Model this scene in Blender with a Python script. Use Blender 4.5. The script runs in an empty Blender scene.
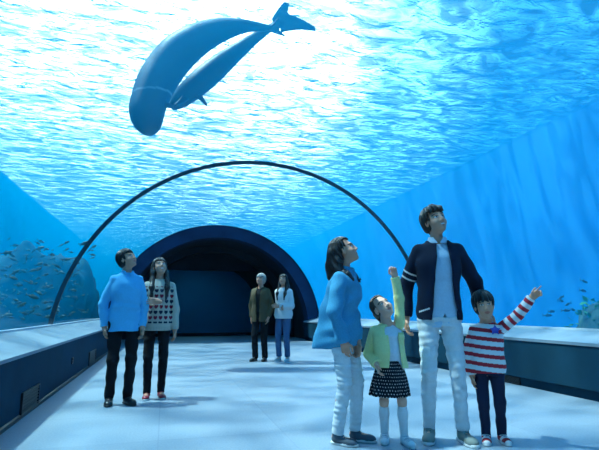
import bpy, bmesh, math, random
import numpy as np
from mathutils import Vector, Matrix

S = bpy.context.scene
COL = S.collection
random.seed(7)

# ------------------------------------------------------------------ camera
cam_data = bpy.data.cameras.new('camera')
cam = bpy.data.objects.new('camera', cam_data)
COL.objects.link(cam)
cam_data.sensor_width = 36.0
cam_data.lens = 460.0 * 36.0 / 599.0
cam_data.clip_start = 0.05
YAW, PITCH = 0.27992, 0.18377
F_ = Vector((math.sin(YAW) * math.cos(PITCH), math.cos(YAW) * math.cos(PITCH), math.sin(PITCH)))
cam.location = (0, 0, 1.0)
cam.rotation_euler = F_.to_track_quat('-Z', 'Y').to_euler()
S.camera = cam

# ------------------------------------------------------------------ world / sun / exposure
S.view_settings.view_transform = 'Standard'
S.view_settings.look = 'None'
S.view_settings.gamma = 1.0
S.view_settings.use_curve_mapping = False
S.view_settings.exposure = -0.45
S.cycles.use_denoising = True
S.cycles.max_bounces = 10
S.cycles.transparent_max_bounces = 24
S.cycles.volume_bounces = 2
S.cycles.sample_clamp_indirect = 4.0
S.cycles.caustics_reflective = False
S.cycles.caustics_refractive = False

TO_SUN = Vector((-0.70, 0.30, 1.75)).normalized()
GLOW = Vector((-0.06, 0.86, 0.50)).normalized()

w = bpy.data.worlds.new('sky')
S.world = w
w.use_nodes = True
nt = w.node_tree
nt.nodes.clear()


def N(t, typ, **kw):
    n = t.nodes.new(typ)
    for k, v in kw.items():
        if k.startswith('i_'):
            n.inputs[int(k[2:])].default_value = v
        else:
            setattr(n, k, v)
    return n


def ramp(t, stops, interp='LINEAR'):
    r = t.nodes.new('ShaderNodeValToRGB')
    r.color_ramp.interpolation = interp
    e = r.color_ramp.elements
    while len(e) > len(stops):
        e.remove(e[-1])
    while len(e) < len(stops):
        e.new(0.5)
    for i, (p, c) in enumerate(stops):
        e[i].position = p
        e[i].color = (c[0], c[1], c[2], 1)
    return r


tc = N(nt, 'ShaderNodeTexCoord')
dot = N(nt, 'ShaderNodeVectorMath', operation='DOT_PRODUCT')
dot.inputs[1].default_value = GLOW
nt.links.new(tc.outputs['Generated'], dot.inputs[0])
rp = ramp(nt, [(0.0, (0.05, 0.13, 0.22)), (0.76, (0.02, 0.11, 0.24)), (0.88, (0.20, 0.44, 0.60)),
               (0.95, (1.0, 1.0, 1.0)), (1.0, (1.0, 1.0, 1.0))], 'EASE')
nt.links.new(dot.outputs['Value'], rp.inputs[0])
bg = N(nt, 'ShaderNodeBackground')
bg.inputs['Strength'].default_value = 9.0
nt.links.new(rp.outputs[0], bg.inputs['Color'])
wo = N(nt, 'ShaderNodeOutputWorld')
nt.links.new(bg.outputs[0], wo.inputs[0])

sun_d = bpy.data.lights.new('sun', 'SUN')
sun_d.energy = 13.0
sun_d.color = (0.76, 0.96, 1.0)
sun_d.angle = math.radians(2.0)
sun = bpy.data.objects.new('sun', sun_d)
COL.objects.link(sun)
sun.rotation_euler = (-TO_SUN).to_track_quat('-Z', 'Y').to_euler()

# ------------------------------------------------------------------ materials


def new_mat(name):
    m = bpy.data.materials.new(name)
    m.use_nodes = True
    t = m.node_tree
    t.nodes.clear()
    out = t.nodes.new('ShaderNodeOutputMaterial')
    return m, t, out


def pbr(name, col, rough=0.6, noise=0.0, scale=20.0, spec=0.5, bump=0.0, metal=0.0, bscale=None, alt=None):
    m, t, out = new_mat(name)
    b = t.nodes.new('ShaderNodeBsdfPrincipled')
    b.inputs['Roughness'].default_value = rough
    b.inputs['Metallic'].default_value = metal
    b.inputs['Specular IOR Level'].default_value = spec
    c = tuple(col) + (1,) if len(col) == 3 else col
    b.inputs['Base Color'].default_value = c
    if noise > 0 or bump > 0:
        co = t.nodes.new('ShaderNodeTexCoord')
        no = N(t, 'ShaderNodeTexNoise')
        no.inputs['Scale'].default_value = scale
        no.inputs['Detail'].default_value = 6
        t.links.new(co.outputs['Object'], no.inputs['Vector'])
        if noise > 0:
            a = alt or [max(0, x * (1 - noise)) for x in col[:3]]
            hi = [min(1, x * (1 + noise * 0.6)) for x in col[:3]] if alt is None else col
            r = ramp(t, [(0.35, a), (0.65, hi)])
            t.links.new(no.outputs['Fac'], r.inputs[0])
            t.links.new(r.outputs[0], b.inputs['Base Color'])
        if bump > 0:
            bp = N(t, 'ShaderNodeBump')
            bp.inputs['Strength'].default_value = bump
            bp.inputs['Distance'].default_value = 0.01
            if bscale:
                no2 = N(t, 'ShaderNodeTexNoise')
                no2.inputs['Scale'].default_value = bscale
                t.links.new(co.outputs['Object'], no2.inputs['Vector'])
                t.links.new(no2.outputs['Fac'], bp.inputs['Height'])
            else:
                t.links.new(no.outputs['Fac'], bp.inputs['Height'])
            t.links.new(bp.outputs[0], b.inputs['Normal'])
    t.links.new(b.outputs[0], out.inputs[0])
    return m


def water_surface_mat():
    m, t, out = new_mat('water_surface')
    co = t.nodes.new('ShaderNodeTexCoord')
    mp = N(t, 'ShaderNodeMapping')
    mp.inputs['Rotation'].default_value = (0, 0, math.radians(-24))
    mp.inputs['Scale'].default_value = (0.62, 1.25, 1)
    t.links.new(co.outputs['Object'], mp.inputs['Vector'])
    n1 = N(t, 'ShaderNodeTexNoise')
    n1.inputs['Scale'].default_value = 1.5
    n1.inputs['Detail'].default_value = 5
    n1.inputs['Roughness'].default_value = 0.55
    n1.inputs['Distortion'].default_value = 0.6
    t.links.new(mp.outputs[0], n1.inputs['Vector'])
    bp = N(t, 'ShaderNodeBump')
    bp.inputs['Strength'].default_value = 1.0
    bp.inputs['Distance'].default_value = 0.22
    t.links.new(n1.outputs['Fac'], bp.inputs['Height'])
    fr = N(t, 'ShaderNodeFresnel')
    fr.inputs['IOR'].default_value = 1.075
    t.links.new(bp.outputs[0], fr.inputs['Normal'])
    # noise in the transparency colour paints in the dappled light of ripples
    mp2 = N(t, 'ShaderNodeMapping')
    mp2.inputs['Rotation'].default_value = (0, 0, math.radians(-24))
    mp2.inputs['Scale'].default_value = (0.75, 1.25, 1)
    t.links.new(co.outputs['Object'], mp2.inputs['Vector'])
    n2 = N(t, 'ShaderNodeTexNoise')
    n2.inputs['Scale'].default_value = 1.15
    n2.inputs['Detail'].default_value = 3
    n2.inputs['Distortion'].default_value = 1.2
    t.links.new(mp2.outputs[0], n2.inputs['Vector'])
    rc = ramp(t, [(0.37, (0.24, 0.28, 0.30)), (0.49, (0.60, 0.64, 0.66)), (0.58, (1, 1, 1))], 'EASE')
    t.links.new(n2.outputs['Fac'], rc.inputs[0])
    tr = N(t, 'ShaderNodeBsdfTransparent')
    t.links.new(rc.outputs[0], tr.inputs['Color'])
    gl = N(t, 'ShaderNodeBsdfGlossy')
    gl.inputs['Roughness'].default_value = 0.02
    t.links.new(bp.outputs[0], gl.inputs['Normal'])
    mx = N(t, 'ShaderNodeMixShader')
    t.links.new(fr.outputs[0], mx.inputs[0])
    t.links.new(tr.outputs[0], mx.inputs[1])
    t.links.new(gl.outputs[0], mx.inputs[2])
    t.links.new(mx.outputs[0], out.inputs[0])
    return m


def water_volume_mat():
    m, t, out = new_mat('sea_water')
    tr = N(t, 'ShaderNodeBsdfTransparent')
    t.links.new(tr.outputs[0], out.inputs['Surface'])
    sc = N(t, 'ShaderNodeVolumeScatter')
    sc.inputs['Color'].default_value = (0.0, 0.53, 1.0, 1)
    sc.inputs['Density'].default_value = 0.045
    sc.inputs['Anisotropy'].default_value = 0.45
    ab = N(t, 'ShaderNodeVolumeAbsorption')
    ab.inputs['Color'].default_value = (0.15, 0.745, 0.93, 1)
    ab.inputs['Density'].default_value = 0.085
    ad = N(t, 'ShaderNodeAddShader')
    t.links.new(sc.outputs[0], ad.inputs[0])
    t.links.new(ab.outputs[0], ad.inputs[1])
    t.links.new(ad.outputs[0], out.inputs['Volume'])
    m.cycles.homogeneous_volume = True if hasattr(m.cycles, 'homogeneous_volume') else False
    return m


def acrylic_mat():
    m, t, out = new_mat('acrylic')
    tr = N(t, 'ShaderNodeBsdfTransparent')
    tr.inputs['Color'].default_value = (0.97, 0.99, 1.0, 1)
    gl = N(t, 'ShaderNodeBsdfGlossy')
    gl.inputs['Roughness'].default_value = 0.04
    lw = N(t, 'ShaderNodeFresnel')
    lw.inputs['IOR'].default_value = 1.12
    # only the air side mirrors: the water side is index-matched to the acrylic
    ge = N(t, 'ShaderNodeNewGeometry')
    inv = N(t, 'ShaderNodeMath', operation='SUBTRACT')
    inv.inputs[0].default_value = 1.0
    t.links.new(ge.outputs['Backfacing'], inv.inputs[1])
    mul = N(t, 'ShaderNodeMath', operation='MULTIPLY')
    t.links.new(lw.outputs[0], mul.inputs[0])
    t.links.new(inv.outputs[0], mul.inputs[1])
    mx = N(t, 'ShaderNodeMixShader')
    t.links.new(mul.outputs[0], mx.inputs[0])
    t.links.new(tr.outputs[0], mx.inputs[1])
    t.links.new(gl.outputs[0], mx.inputs[2])
    t.links.new(mx.outputs[0], out.inputs[0])
    return m


M = {}
M['surface'] = water_surface_mat()
M['water'] = water_volume_mat()
M['acrylic'] = acrylic_mat()


def floor_mat():
    m, t, out = new_mat('floor_tiles')
    b = t.nodes.new('ShaderNodeBsdfPrincipled')
    b.inputs['Roughness'].default_value = 0.5
    co = t.nodes.new('ShaderNodeTexCoord')
    br = N(t, 'ShaderNodeTexBrick')
    br.inputs['Scale'].default_value = 1.0
    br.inputs['Mortar Size'].default_value = 0.006
    br.inputs['Brick Width'].default_value = 1.0
    br.inputs['Row Height'].default_value = 1.0
    br.offset = 0.0
    br.inputs['Color1'].default_value = (0.18, 0.24, 0.30, 1)
    br.inputs['Color2'].default_value = (0.21, 0.27, 0.33, 1)
    br.inputs['Mortar'].default_value = (0.165, 0.22, 0.28, 1)
    t.links.new(co.outputs['Object'], br.inputs['Vector'])
    no = N(t, 'ShaderNodeTexNoise')
    no.inputs['Scale'].default_value = 60.0
    t.links.new(co.outputs['Object'], no.inputs['Vector'])
    mx = N(t, 'ShaderNodeMix', data_type='RGBA', blend_type='OVERLAY')
    mx.inputs[0].default_value = 0.25
    t.links.new(br.outputs['Color'], mx.inputs[6])
    t.links.new(no.outputs['Fac'], mx.inputs[7])
    t.links.new(mx.outputs[2], b.inputs['Base Color'])
    t.links.new(b.outputs[0], out.inputs[0])
    return m


M['floor'] = floor_mat()
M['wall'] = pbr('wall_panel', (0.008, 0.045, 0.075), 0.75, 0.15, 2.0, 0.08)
M['ledge'] = pbr('ledge_top', (0.19, 0.25, 0.30), 0.5, 0.10, 5.0)
M['frame'] = pbr('pale_frame', (0.62, 0.68, 0.72), 0.4)
M['rubber'] = pbr('black_seal', (0.012, 0.014, 0.018), 0.5)
M['joint'] = pbr('grey_joint', (0.035, 0.07, 0.09), 0.5)
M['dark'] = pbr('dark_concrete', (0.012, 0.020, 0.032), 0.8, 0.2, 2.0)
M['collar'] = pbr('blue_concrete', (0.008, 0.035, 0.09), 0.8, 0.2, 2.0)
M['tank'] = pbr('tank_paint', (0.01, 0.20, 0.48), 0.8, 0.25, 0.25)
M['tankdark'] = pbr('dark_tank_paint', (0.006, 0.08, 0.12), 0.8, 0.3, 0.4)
M['tankfloor'] = pbr('tank_sand', (0.20, 0.32, 0.40), 0.9, 0.3, 0.5)
M['grille'] = pbr('vent_metal', (0.02, 0.025, 0.03), 0.45, metal=0.3)

# ------------------------------------------------------------------ object helpers


def mesh_obj(name, verts, faces, mat=None, parent=None, smooth=False):
    me = bpy.data.meshes.new(name)
    me.from_pydata([tuple(v) for v in verts], [], [tuple(f) for f in faces])
    me.update()
    if smooth:
        me.polygons.foreach_set('use_smooth', [True] * len(me.polygons))
    if mat:
        me.materials.append(mat)
    o = bpy.data.objects.new(name, me)
    COL.objects.link(o)
    if parent:
        o.parent = parent
    return o


def bm_obj(name, bm, mat=None, parent=None, smooth=False):
    me = bpy.data.meshes.new(name)
    bm.normal_update()
    bm.to_mesh(me)
    bm.free()
    if smooth:
        me.polygons.foreach_set('use_smooth', [True] * len(me.polygons))
    if mat:
        me.materials.append(mat)
    o = bpy.data.objects.new(name, me)
    COL.objects.link(o)
    if parent:
        o.parent = parent
    return o


def structure(o):
    o['kind'] = 'structure'
    return o


def tag(o, label, cat, group=None, kind=None):
    o['label'] = label
    o['category'] = cat
    if group:
        o['group'] = group
    if kind:
        o['kind'] = kind
    return o


def empty(name, loc=(0, 0, 0), rz=0.0):
    o = bpy.data.objects.new(name, None)
    COL.objects.link(o)
    o.location = loc
    o.rotation_euler = (0, 0, rz)
    o.empty_display_size = 0.2
    return o


def box_bm(bm, c, s, rz=0.0):
    mat = Matrix.Translation(Vector(c)) @ Matrix.Rotation(rz, 4, 'Z') @ Matrix.Diagonal((s[0], s[1], s[2], 1))
    return bmesh.ops.create_cube(bm, size=1.0, matrix=mat)


def prism_y(name, poly, y0, y1, mat, parent=None, smooth=False):
    """closed polygon (x,z) extruded along Y"""
    n = len(poly)
    v = [(x, y0, z) for x, z in poly] + [(x, y1, z) for x, z in poly]
    f = [(i, (i + 1) % n, n + (i + 1) % n, n + i) for i in range(n)]
    f.append(tuple(range(n - 1, -1, -1)))
    f.append(tuple(range(n, 2 * n)))
    o = mesh_obj(name, v, f, mat, parent)
    bm = bmesh.new()
    bm.from_mesh(o.data)
    bmesh.ops.recalc_face_normals(bm, faces=bm.faces)
    bm.to_mesh(o.data)
    bm.free()
    return o


# ------------------------------------------------------------------ tunnel
CX, CZ, R = 1.70, 0.32, 3.49
A0, A1 = math.asin((0.76 - CZ) / R), math.pi - math.asin((0.76 - CZ) / R)
XL, XR = -1.26, 4.64           # foot of the low walls
OXL, OXR = CX - R * math.cos(A0), CX + R * math.cos(A0)
YB, YM, YP = -5.0, 8.5, 15.6   # back, joint, portal


def arc(r, a0=A0, a1=A1, n=64, cx=CX, cz=CZ):
    return [(cx + r * math.cos(a0 + (a1 - a0) * i / n), cz + r * math.sin(a0 + (a1 - a0) * i / n)) for i in range(n + 1)]


def shell(name, r0, r1, y0, y1, mat, a0=A0, a1=A1, n=64, ny=1):
    p0, p1 = arc(r0, a0, a1, n), arc(r1, a0, a1, n)
    poly = p0 + p1[::-1]
    o = prism_y(name, poly, y0, y1, mat)
    o.data.polygons.foreach_set('use_smooth', [True] * len(o.data.polygons))
    try:
        o.data.set_sharp_from_angle(angle=math.radians(30))
    except Exception:
        pass
    return o


structure(prism_y('floor', [(XL - 0.5, -0.3), (XR + 0.5, -0.3), (XR + 0.5, 0), (XL - 0.5, 0)], YB, 21.0, M['floor']))
# low walls with sloping ledges
structure(prism_y('wall_left', [(XL, 0), (XL, 0.575), (XL - 0.01, 0.59), (OXL - 0.02, 0.74), (OXL - 0.15, 0.74), (OXL - 0.15, -0.3), (XL - 0.02, -0.3), (XL - 0.02, 0)], YB, YP, M['wall']))
structure(prism_y('wall_right', [(XR + 0.05, 0), (XR + 0.05, 0.10), (XR, 0.12), (XR, 0.615), (XR + 0.01, 0.625), (OXR + 0.02, 0.74), (OXR + 0.15, 0.74), (OXR + 0.15, -0.3), (XR + 0.05, -0.3)], YB, YP, M['wall']))
structure(prism_y('trim_1', [(XL - 0.01, 0.592), (OXL + 0.03, 0.742), (OXL + 0.03, 0.752), (XL + 0.012, 0.602), (XL + 0.012, 0.57), (XL + 0.002, 0.57)], YB, YP, M['ledge']))
structure(prism_y('trim_2', [(XR + 0.01, 0.627), (OXR - 0.03, 0.742), (OXR - 0.03, 0.752), (XR - 0.012, 0.637), (XR - 0.012, 0.60), (XR - 0.002, 0.60)], YB, YP, M['ledge']))
structure(prism_y('trim_3', [(OXL + 0.03, 0.742), (OXL + 0.03, 0.775), (OXL - 0.03, 0.775), (OXL - 0.03, 0.742)], YB, YP, M['frame']))
structure(prism_y('trim_4', [(OXR - 0.03, 0.742), (OXR - 0.03, 0.775), (OXR + 0.03, 0.775), (OXR + 0.03, 0.742)], YB, YP, M['frame']))
# acrylic vault, two panels and the black joint between
structure(shell('window_1', R, R + 0.09, YB, YM - 0.03, M['acrylic']))
structure(shell('window_2', R, R + 0.09, YM + 0.03, YP, M['acrylic']))
structure(shell('trim_5', R - 0.008, R + 0.06, YM - 0.017, YM + 0.017, M['joint']))
# portal: opaque tunnel beyond the acrylic
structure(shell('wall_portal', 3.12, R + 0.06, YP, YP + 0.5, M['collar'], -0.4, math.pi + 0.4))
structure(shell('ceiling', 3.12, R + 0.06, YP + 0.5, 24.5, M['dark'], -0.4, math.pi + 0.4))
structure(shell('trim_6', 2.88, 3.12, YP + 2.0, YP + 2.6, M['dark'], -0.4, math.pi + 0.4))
# dark end wall with a wide pool window
WX0, WX1, WZ0, WZ1, YE, RE = -0.9, 3.85, 0.12, 2.60, 19.0, 3.2


def archpts(x0, x1, n=16):
    return [(x0 + (x1 - x0) * i / n, CZ + math.sqrt(max(RE * RE - (x0 + (x1 - x0) * i / n - CX)**2, 0))) for i in range(n + 1)]


def join(name, objs):
    bm = bmesh.new()
    for o in objs:
        bm.from_mesh(o.data)
    m = objs[0].data.materials[0]
    for o in objs:
        bpy.data.objects.remove(o)
    return bm_obj(name, bm, m)


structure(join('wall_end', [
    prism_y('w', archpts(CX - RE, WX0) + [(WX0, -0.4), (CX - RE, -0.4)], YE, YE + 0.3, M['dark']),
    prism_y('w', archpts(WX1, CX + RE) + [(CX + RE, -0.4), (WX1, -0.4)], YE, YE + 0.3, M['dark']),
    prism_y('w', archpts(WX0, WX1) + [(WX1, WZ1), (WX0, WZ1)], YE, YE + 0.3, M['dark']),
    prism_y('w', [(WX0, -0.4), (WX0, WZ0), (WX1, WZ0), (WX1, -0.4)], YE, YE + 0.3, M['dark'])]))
bm = bmesh.new()
box_bm(bm, ((WX0 + WX1) / 2, YE + 0.1, (WZ0 + WZ1) / 2), (WX1 - WX0, 0.08, WZ1 - WZ0))
structure(bm_obj('window_3', bm, M['acrylic']))
bm = bmesh.new()
box_bm(bm, (CX, YE + 5.0, 1.0), (6.4, 0.2, 4.0))
box_bm(bm, (CX - 3.1, YE + 2.7, 0.4), (0.2, 4.6, 2.6))
box_bm(bm, (CX + 3.1, YE + 2.7, 0.4), (0.2, 4.6, 2.6))
box_bm(bm, (CX, YE + 2.7, -0.9), (6.4, 4.6, 0.2))
structure(bm_obj('wall_pool', bm, M['tank']))
pl = bpy.data.lights.new('pool_lamp', 'AREA')
pl.energy = 22
pl.color = (0.25, 0.95, 1.0)
pl.size = 2.0
plo = bpy.data.objects.new('pool_lamp', pl)
COL.objects.link(plo)
plo.location = (CX - 0.6, YE + 2.6, 3.2)
bm = bmesh.new()
box_bm(bm, (CX, YB - 0.1, 2), (8, 0.2, 5))
structure(bm_obj('wall_back', bm, M['dark']))

# ------------------------------------------------------------------ tank
TX0, TX1, TY0, TY1, TZ0, TZ1 = -20.0, 14.5, -14.0, 70.0, -2.5, 8.3
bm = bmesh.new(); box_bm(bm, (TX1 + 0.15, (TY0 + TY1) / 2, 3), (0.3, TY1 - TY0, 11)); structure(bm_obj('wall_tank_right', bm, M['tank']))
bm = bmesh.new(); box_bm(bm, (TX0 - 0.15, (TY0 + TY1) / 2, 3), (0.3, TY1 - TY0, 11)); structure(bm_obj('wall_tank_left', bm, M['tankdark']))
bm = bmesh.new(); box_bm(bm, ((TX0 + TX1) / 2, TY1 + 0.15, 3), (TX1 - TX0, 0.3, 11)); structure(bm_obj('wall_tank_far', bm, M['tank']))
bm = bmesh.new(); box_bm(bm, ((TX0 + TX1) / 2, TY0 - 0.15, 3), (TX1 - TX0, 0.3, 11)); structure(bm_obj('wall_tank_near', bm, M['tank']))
structure(prism_y('floor_tank', [(TX0, -3), (TX1, -3), (TX1, -2.5), (TX0, -2.5)], TY0, TY1, M['tankfloor']))
structure(prism_y('wall_base', [(OXL - 0.2, -2.5), (OXR + 0.2, -2.5), (OXR + 0.2, -0.3), (OXL - 0.2, -0.3)], TY0, TY1, M['dark']))
RW = R + 0.12
# body of water: tank box with the vault cut out
inner = arc(RW, 0.05, math.pi - 0.05, 64)
poly = [(TX0 + 0.01, TZ0 + 0.02), (TX0 + 0.01, TZ1), (TX1 - 0.01, TZ1), (TX1 - 0.01, TZ0 + 0.02), (inner[0][0], TZ0 + 0.02)] + inner + [(inner[-1][0], TZ0 + 0.02)]
structure(prism_y('water', poly, TY0 + 0.01, TY1 - 0.01, M['water']))
v = [(TX0 - 30, TY0 - 30, TZ1 + 0.05), (TX1 + 30, TY0 - 30, TZ1 + 0.05), (TX1 + 30, TY1 + 30, TZ1 + 0.05), (TX0 - 30, TY1 + 30, TZ1 + 0.05)]
v = [(TX0, TY0, TZ1 + 0.05), (TX1, TY0, TZ1 + 0.05), (TX1, TY1, TZ1 + 0.05), (TX0, TY1, TZ1 + 0.05)]
structure(mesh_obj('water_surface', v, [(0, 1, 2, 3)], M['surface']))

# added deck over the tank's left edge, put in to darken the water there
bm = bmesh.new()
box_bm(bm, (-15.0, 28.0, TZ1 + 0.45), (11.0, 84.0, 0.3))
structure(bm_obj('added_shade_deck', bm, M['dark']))

# ------------------------------------------------------------------ implicit-surface modelling
f32 = np.float32


def V(*a):
    return np.array(a, dtype=np.float64)


def nrm(v):
    v = np.asarray(v, float)
    return v / (np.linalg.norm(v) + 1e-12)


class Prim:
    def __init__(s, lo, hi, fn):
        s.lo, s.hi, s.fn = np.asarray(lo, float), np.asarray(hi, float), fn


def rcone(a, b, ra, rb, cap0=False, cap1=False):
    """tapered capsule, optionally cut flat at its ends"""
    a, b = np.asarray(a, float), np.asarray(b, float)
    ba = b - a
    L2 = float(ba @ ba) + 1e-12
    L = math.sqrt(L2)
    r = max(ra, rb)

    def fn(P):
        pa = P - a
        t0 = pa @ ba / L2
        t = np.clip(t0, 0, 1)
        d = np.linalg.norm(pa - t[:, None] * ba, axis=1) - (ra + (rb - ra) * t)
        if cap1:
            d = np.maximum(d, (t0 - 1) * L)
        if cap0:
            d = np.maximum(d, -t0 * L)
        return d
    return Prim(np.minimum(a, b) - r, np.maximum(a, b) + r, fn)


def ell(c, r, Rm=None):
    c, r = np.asarray(c, float), np.asarray(r, float)
    Rm = np.eye(3) if Rm is None else np.asarray(Rm, float)
    ext = np.sqrt(((Rm * r) ** 2).sum(1))

    def fn(P):
        q = (P - c) @ Rm
        k0 = np.linalg.norm(q / r, axis=1)
        k1 = np.linalg.norm(q / (r * r), axis=1) + 1e-9
        return k0 * (k0 - 1) / k1
    return Prim(c - ext, c + ext, fn)


def rbox(c, half, rad, Rm=None):
    c, half = np.asarray(c, float), np.asarray(half, float)
    Rm = np.eye(3) if Rm is None else np.asarray(Rm, float)
    ext = np.abs(Rm) @ half

    def fn(P):
        q = np.abs((P - c) @ Rm) - (half - rad)
        return np.linalg.norm(np.maximum(q, 0), axis=1) + np.minimum(q.max(1), 0) - rad
    return Prim(c - ext, c + ext, fn)


def loft(st, cap0=True, cap1=True, pleat=None):
    """stations (z, cx, cy, rx, ry[, n]) stacked along z"""
    st = sorted(st, key=lambda q: q[0])
    z = np.array([q[0] for q in st])
    A = np.array([[q[1], q[2], q[3], q[4], (q[5] if len(q) > 5 else 2.0)] for q in st])
    zz = np.linspace(z[0], z[-1], 200)
    # smooth (catmull-rom like) resampling
    m = np.gradient(A, z, axis=0) if len(z) > 2 else np.repeat((A[1:] - A[:1]) / (z[1] - z[0]), 2, 0)
    i = np.clip(np.searchsorted(z, zz) - 1, 0, len(z) - 2)
    dz = z[i + 1] - z[i]
    t = ((zz - z[i]) / dz)[:, None]
    dz = dz[:, None]
    B = (2 * t**3 - 3 * t**2 + 1) * A[i] + (t**3 - 2 * t**2 + t) * dz * m[i] + (-2 * t**3 + 3 * t**2) * A[i + 1] + (t**3 - t**2) * dz * m[i + 1]
    rmx, rmy = B[:, 2].max() + .02, B[:, 3].max() + .02

    def fn(P):
        zc = np.clip(P[:, 2], z[0], z[-1])
        v = [np.interp(zc, zz, B[:, k]) for k in range(5)]
        x, y = P[:, 0] - v[0], P[:, 1] - v[1]
        n = v[4]
        rx, ry = np.maximum(v[2], .004), np.maximum(v[3], .004)
        if pleat:
            am, fr, ph = pleat
            an = np.arctan2(y / ry, x / rx)
            g = 1 + am * np.sin(fr * an + ph) * np.clip((z[-1] - zc) / (z[-1] - z[0]), 0, 1)
            rx, ry = rx * g, ry * g
        q = (np.abs(x / rx)**n + np.abs(y / ry)**n)**(1 / n)
        d = (q - 1) * np.minimum(rx, ry)
        ex = np.maximum(z[0] - P[:, 2], P[:, 2] - z[-1])
        lo_, hi_ = z[0] - P[:, 2], P[:, 2] - z[-1]
        if cap0:
            d = np.maximum(d, lo_)
        else:
            d = np.where(lo_ > 0, np.hypot(np.maximum(d, 0), lo_), d)
        if cap1:
            d = np.maximum(d, hi_)
        else:
            d = np.where(hi_ > 0, np.hypot(np.maximum(d, 0), hi_), d)
        return d
    return Prim((B[:, 0].min() - rmx, B[:, 1].min() - rmy, z[0]), (B[:, 0].max() + rmx, B[:, 1].max() + rmy, z[-1]), fn)


def region(lo, hi, f):
    return Prim(lo, hi, f)


def wrinkle(amp, seed=0, fx=18.0, fz=34.0):
    rs = np.random.RandomState(seed)
    ds = rs.normal(size=(6, 3))
    ds /= np.linalg.norm(ds, axis=1)[:, None]
    ph = rs.uniform(0, 6.3, 6)

    def fn(P):
        Q = P * np.array([fx, fx, fz])
        o = np.zeros(len(P))
        w1 = np.sin(Q @ ds[4] * .6 + ph[4]) * 1.3
        w2 = np.sin(Q @ ds[5] * .6 + ph[5]) * 1.3
        for i in range(4):
            o += np.sin(Q @ ds[i] * (1 + .45 * i) + ph[i] + w1 + w2) / (1 + .5 * i)
        return amp * o * .5
    return fn


def carve(ops, h, disp=None):
    """ops: (kind, prim, k); returns verts and quads of the zero surface"""
    lo = np.min([p.lo for k, p, _ in ops if k == 'add'], 0) - 4 * h
    hi = np.max([p.hi for k, p, _ in ops if k == 'add'], 0) + 4 * h
    n = np.ceil((hi - lo) / h).astype(int) + 1
    D = np.full(n, 0.2, f32)
    ax = [lo[i] + h * np.arange(n[i]) for i in range(3)]
    for kind, p, k in ops:
        pad = k + 3 * h if kind != 'clip' else 0
        if kind == 'clip':
            i0, i1 = np.zeros(3, int), n
        else:
            i0 = np.clip(np.floor((p.lo - pad - lo) / h).astype(int), 0, n)
            i1 = np.clip(np.ceil((p.hi + pad - lo) / h).astype(int) + 1, 0, n)
        if (i1 <= i0).any():
            continue
        g = np.stack(np.meshgrid(ax[0][i0[0]:i1[0]], ax[1][i0[1]:i1[1]], ax[2][i0[2]:i1[2]], indexing='ij'), -1)
        d = p.fn(g.reshape(-1, 3)).reshape(g.shape[:3]).astype(f32)
        sl = D[i0[0]:i1[0], i0[1]:i1[1], i0[2]:i1[2]]
        if kind == 'add':
            if k > 0:
                m = np.maximum(k - np.abs(sl - d), 0) / k
                sl[...] = np.minimum(sl, d) - m * m * k * .25
            else:
                sl[...] = np.minimum(sl, d)
        else:
            e = -d if kind == 'cut' else d
            if k > 0:
                m = np.maximum(k - np.abs(sl - e), 0) / k
                sl[...] = np.maximum(sl, e) + m * m * k * .25
            else:
                sl[...] = np.maximum(sl, e)
    if disp is not None:
        idx = np.nonzero(np.abs(D) < 0.03)
        P = np.stack([ax[i][idx[i]] for i in range(3)], -1)
        D[idx] += disp(P).astype(f32)
    return nets(D, lo, h)


def nets(D, lo, h):
    ins = D < 0
    c = [(i, j, k) for i in (0, 1) for j in (0, 1) for k in (0, 1)]
    n = np.array(D.shape) - 1
    cnt = np.zeros(n, np.int8)
    for i, j, k in c:
        cnt += ins[i:i + n[0], j:j + n[1], k:k + n[2]]
    act = (cnt > 0) & (cnt < 8)
    ci = np.stack(np.nonzero(act), -1)
    vid = np.full(n, -1, np.int64)
    vid[act] = np.arange(len(ci))
    vals = {q: D[ci[:, 0] + q[0], ci[:, 1] + q[1], ci[:, 2] + q[2]].astype(float) for q in c}
    pos = np.zeros((len(ci), 3))
    w = np.zeros(len(ci))
    for q in c:
        for a in range(3):
            if q[a] == 0:
                r = list(q)
                r[a] = 1
                r = tuple(r)
                d0, d1 = vals[q], vals[r]
                x = (d0 < 0) != (d1 < 0)
                t = np.where(x, d0 / np.where(d0 - d1 == 0, 1, d0 - d1), 0)
                pt = np.tile(np.array(q, float), (len(ci), 1))
                pt[:, a] = t
                pos[x] += pt[x]
                w[x] += 1
    verts = lo + h * (ci + pos / w[:, None])
    faces = []
    for a in range(3):
        b, e = (a + 1) % 3, (a + 2) % 3
        s0 = [slice(0, None)] * 3
        s1 = [slice(0, None)] * 3
        s0[a] = slice(0, -1)
        s1[a] = slice(1, None)
        x = ins[tuple(s0)] != ins[tuple(s1)]
        ii = np.stack(np.nonzero(x), -1)
        ok = (ii[:, b] > 0) & (ii[:, e] > 0) & (ii[:, b] < n[b]) & (ii[:, e] < n[e])
        ii = ii[ok]

        def cell(db, de):
            q = ii.copy()
            q[:, b] -= db
            q[:, e] -= de
            return vid[q[:, 0], q[:, 1], q[:, 2]]
        f = np.stack([cell(1, 1), cell(0, 1), cell(0, 0), cell(1, 0)], -1)
        flip = ~ins[tuple(s0)][ii[:, 0], ii[:, 1], ii[:, 2]]
        f[flip] = f[flip][:, ::-1]
        faces.append(f)
    return verts, np.concatenate(faces)


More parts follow.
